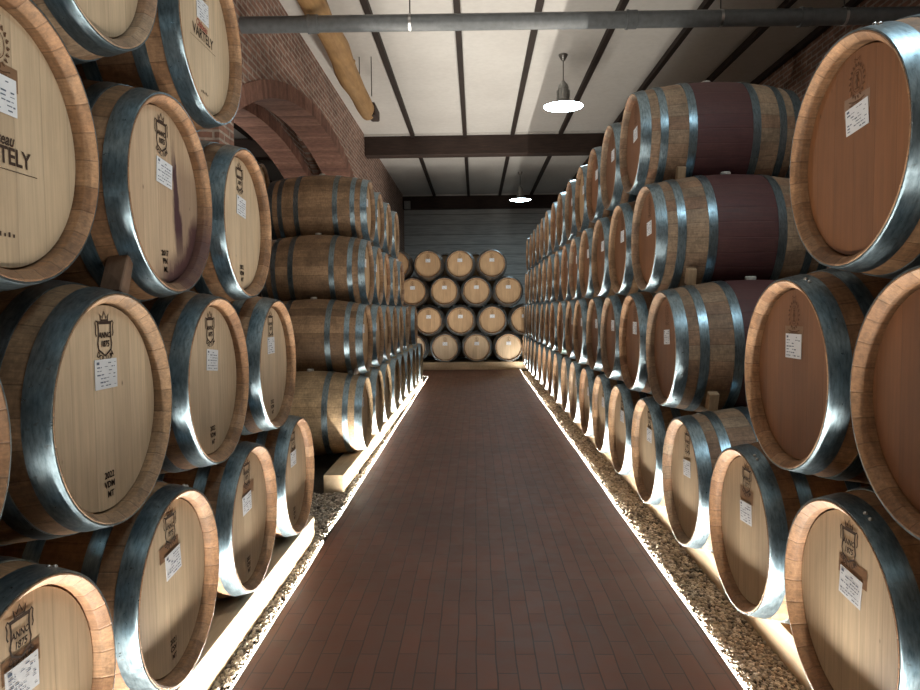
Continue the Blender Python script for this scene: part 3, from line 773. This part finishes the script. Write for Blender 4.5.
# grey pipe across the room
zp = 2.625
t = tag(empty('ventilation_pipe', (XWL, 6.45, CAMZ + zp)), 'grey plastic pipe running across the room under the roof', 'pipe')
W = XWR - XWL; drop = -.03
bm = bmesh.new(); tube(bm, [(0, 0, 0), (W, 0, drop)], .073, 28); obj('pipe', mesh('pipe', bm, True), t, PIPE)
for x in (.66, 3.55, 5.1):
    bm = bmesh.new(); lathe(bm, [(-.05, .070), (-.05, .086), (-.03, .086), (-.028, .081), (.045, .081), (.05, .076), (.05, .070)], 28, closed=True); bmesh.ops.translate(bm, vec=(x, 0, drop*x/W), verts=bm.verts)
    obj('sleeve', mesh('sleeve', bm, True), t, PIPE)
for x in (1.545, 4.35, 5.45):
    z0 = drop*x/W
    bm = bmesh.new(); lathe(bm, [(-.012, .073), (-.012, .078), (.012, .078), (.012, .073)], 28, closed=True); bmesh.ops.translate(bm, vec=(x, 0, z0), verts=bm.verts)
    c = obj('clamp', mesh('clamp', bm, True), t, RIVET)
    bm = bmesh.new(); tube(bm, [(x, 0, z0+.074), (x, 0, 3.40-zp)], .006, 8); obj('hanger_rod', mesh('hanger_rod', bm), c, CABLE)

# pendant lamps
def lamp(x, y, label):
    zb = CAMZ + 2.715
    t = tag(empty('pendant_lamp', (x, y, zb)), label, 'lamp', 'pendant lamps over the aisle')
    hc = CEIL - zb
    bm = bmesh.new(); lathe(bm, [(hc, 0), (hc, .062), (hc-.012, .060), (hc-.06, .036), (hc-.085, .012), (hc-.085, 0)], 24, 'z'); obj('canopy', mesh('canopy', bm, True), t, STEEL)
    bm = bmesh.new(); tube(bm, [(0, 0, .30), (0, 0, hc-.08)], .006, 8); obj('cord', mesh('cord', bm), t, CABLE)
    bm = bmesh.new(); lathe(bm, [(.345, 0), (.345, .014), (.325, .030), (.29, .058), (.25, .070), (.235, .072), (.232, .066), (.222, .066), (.218, .074), (.08, .080), (.075, 0)], 28, 'z'); obj('lamp_body', mesh('lamp_body', bm, True), t, STEEL)
    bm = bmesh.new()
    for i in range(12):
        a = 2*PI*i/12; box(bm, .070, .088, -.003, .003, .085, .215, Matrix.Rotation(a, 4, 'Z'))
    obj('cooling_fin', mesh('cooling_fin', bm), t, STEEL)
    bm = bmesh.new(); lathe(bm, [(.090, .078), (.080, .085), (.035, .20), (.0, .272), (-.004, .272), (.028, .196), (.072, .083)], 40, 'z', True); obj('shade', mesh('shade', bm, True), t, STEEL)
    bm = bmesh.new(); lathe(bm, [(.028, 0), (.028, .19), (.004, .262), (.001, .262), (-.018, .19), (-.032, .10), (-.036, 0)], 40, 'z'); obj('diffuser', mesh('diffuser', bm, True), t, LAMPM)
    return t
lamp(1.20, 9.50, 'nearer pendant lamp with glowing white disc, hanging over the right side of the aisle')
lamp(1.13, 17.40, 'farther and smaller-looking pendant lamp, hanging before the end beam')
t = tag(empty('added_fill_globe', (-4.5, 9.6, 3.55)), 'added unseen fill globe lighting the side room beyond the brick arch', 'lamp')  # unseen fill light, added to brighten the side room ceiling behind the arch
bm = bmesh.new(); bmesh.ops.create_uvsphere(bm, u_segments=20, v_segments=12, radius=.11); obj('globe', mesh('globe', bm, True), t, emit_mat('fill_globe_glow', (1.0, .94, .84), 220.0))
bm = bmesh.new(); tube(bm, [(0, 0, .10), (0, 0, CEIL-3.55)], .006, 8); obj('cord', mesh('cord', bm), t, CABLE)
lamp(1.33, 1.55, 'pendant lamp hanging over the near end of the aisle')

t = tag(empty('junction_box', (-1.98, 20.60, CEIL-.30)), 'small grey box on the left end of the rear beam', 'box')
bm = bmesh.new(); box(bm, -.09, .09, -.09, .02, -.12, .12); bevel(bm, .01, 2); obj('case', mesh('case', bm), t, BOXG)
bm = bmesh.new(); box(bm, -.075, .075, -.10, -.085, -.10, .10); bevel(bm, .004, 1); obj('lid', mesh('lid', bm), t, BOXG)

# ---------------------------------------------------------------- camera, world, colour
f = 694.5; pitch, yaw, roll = math.radians(2.868), math.radians(1.313), math.radians(-.556)
F = Vector((-math.sin(yaw)*math.cos(pitch), math.cos(yaw)*math.cos(pitch), -math.sin(pitch)))
R = Vector((math.cos(yaw), math.sin(yaw), 0)); U = R.cross(F)
R, U = R*math.cos(roll) + U*math.sin(roll), -R*math.sin(roll) + U*math.cos(roll)
cam = bpy.data.cameras.new('camera'); co = bpy.data.objects.new('camera', cam); COL.objects.link(co)
M = Matrix((R, U, -F)).transposed().to_4x4(); M.translation = (0, 0, CAMZ); co.matrix_world = M
cam.sensor_fit = 'HORIZONTAL'; cam.sensor_width = 36; cam.lens = 36*f/920; cam.clip_start = .05; cam.clip_end = 100
SC.camera = co
w = bpy.data.worlds.new('world'); SC.world = w; w.use_nodes = True
w.node_tree.nodes['Background'].inputs[0].default_value = (.02, .022, .025, 1); w.node_tree.nodes['Background'].inputs[1].default_value = .3
vs = SC.view_settings
SC.display_settings.display_device = 'sRGB'
vs.view_transform = 'Standard'; vs.look = 'None'; vs.gamma = 1.0; vs.use_curve_mapping = False; vs.exposure = 0.0
SC.cycles.diffuse_bounces = 2; SC.cycles.caustics_reflective = False; SC.cycles.caustics_refractive = False; SC.cycles.sample_clamp_indirect = 4.0
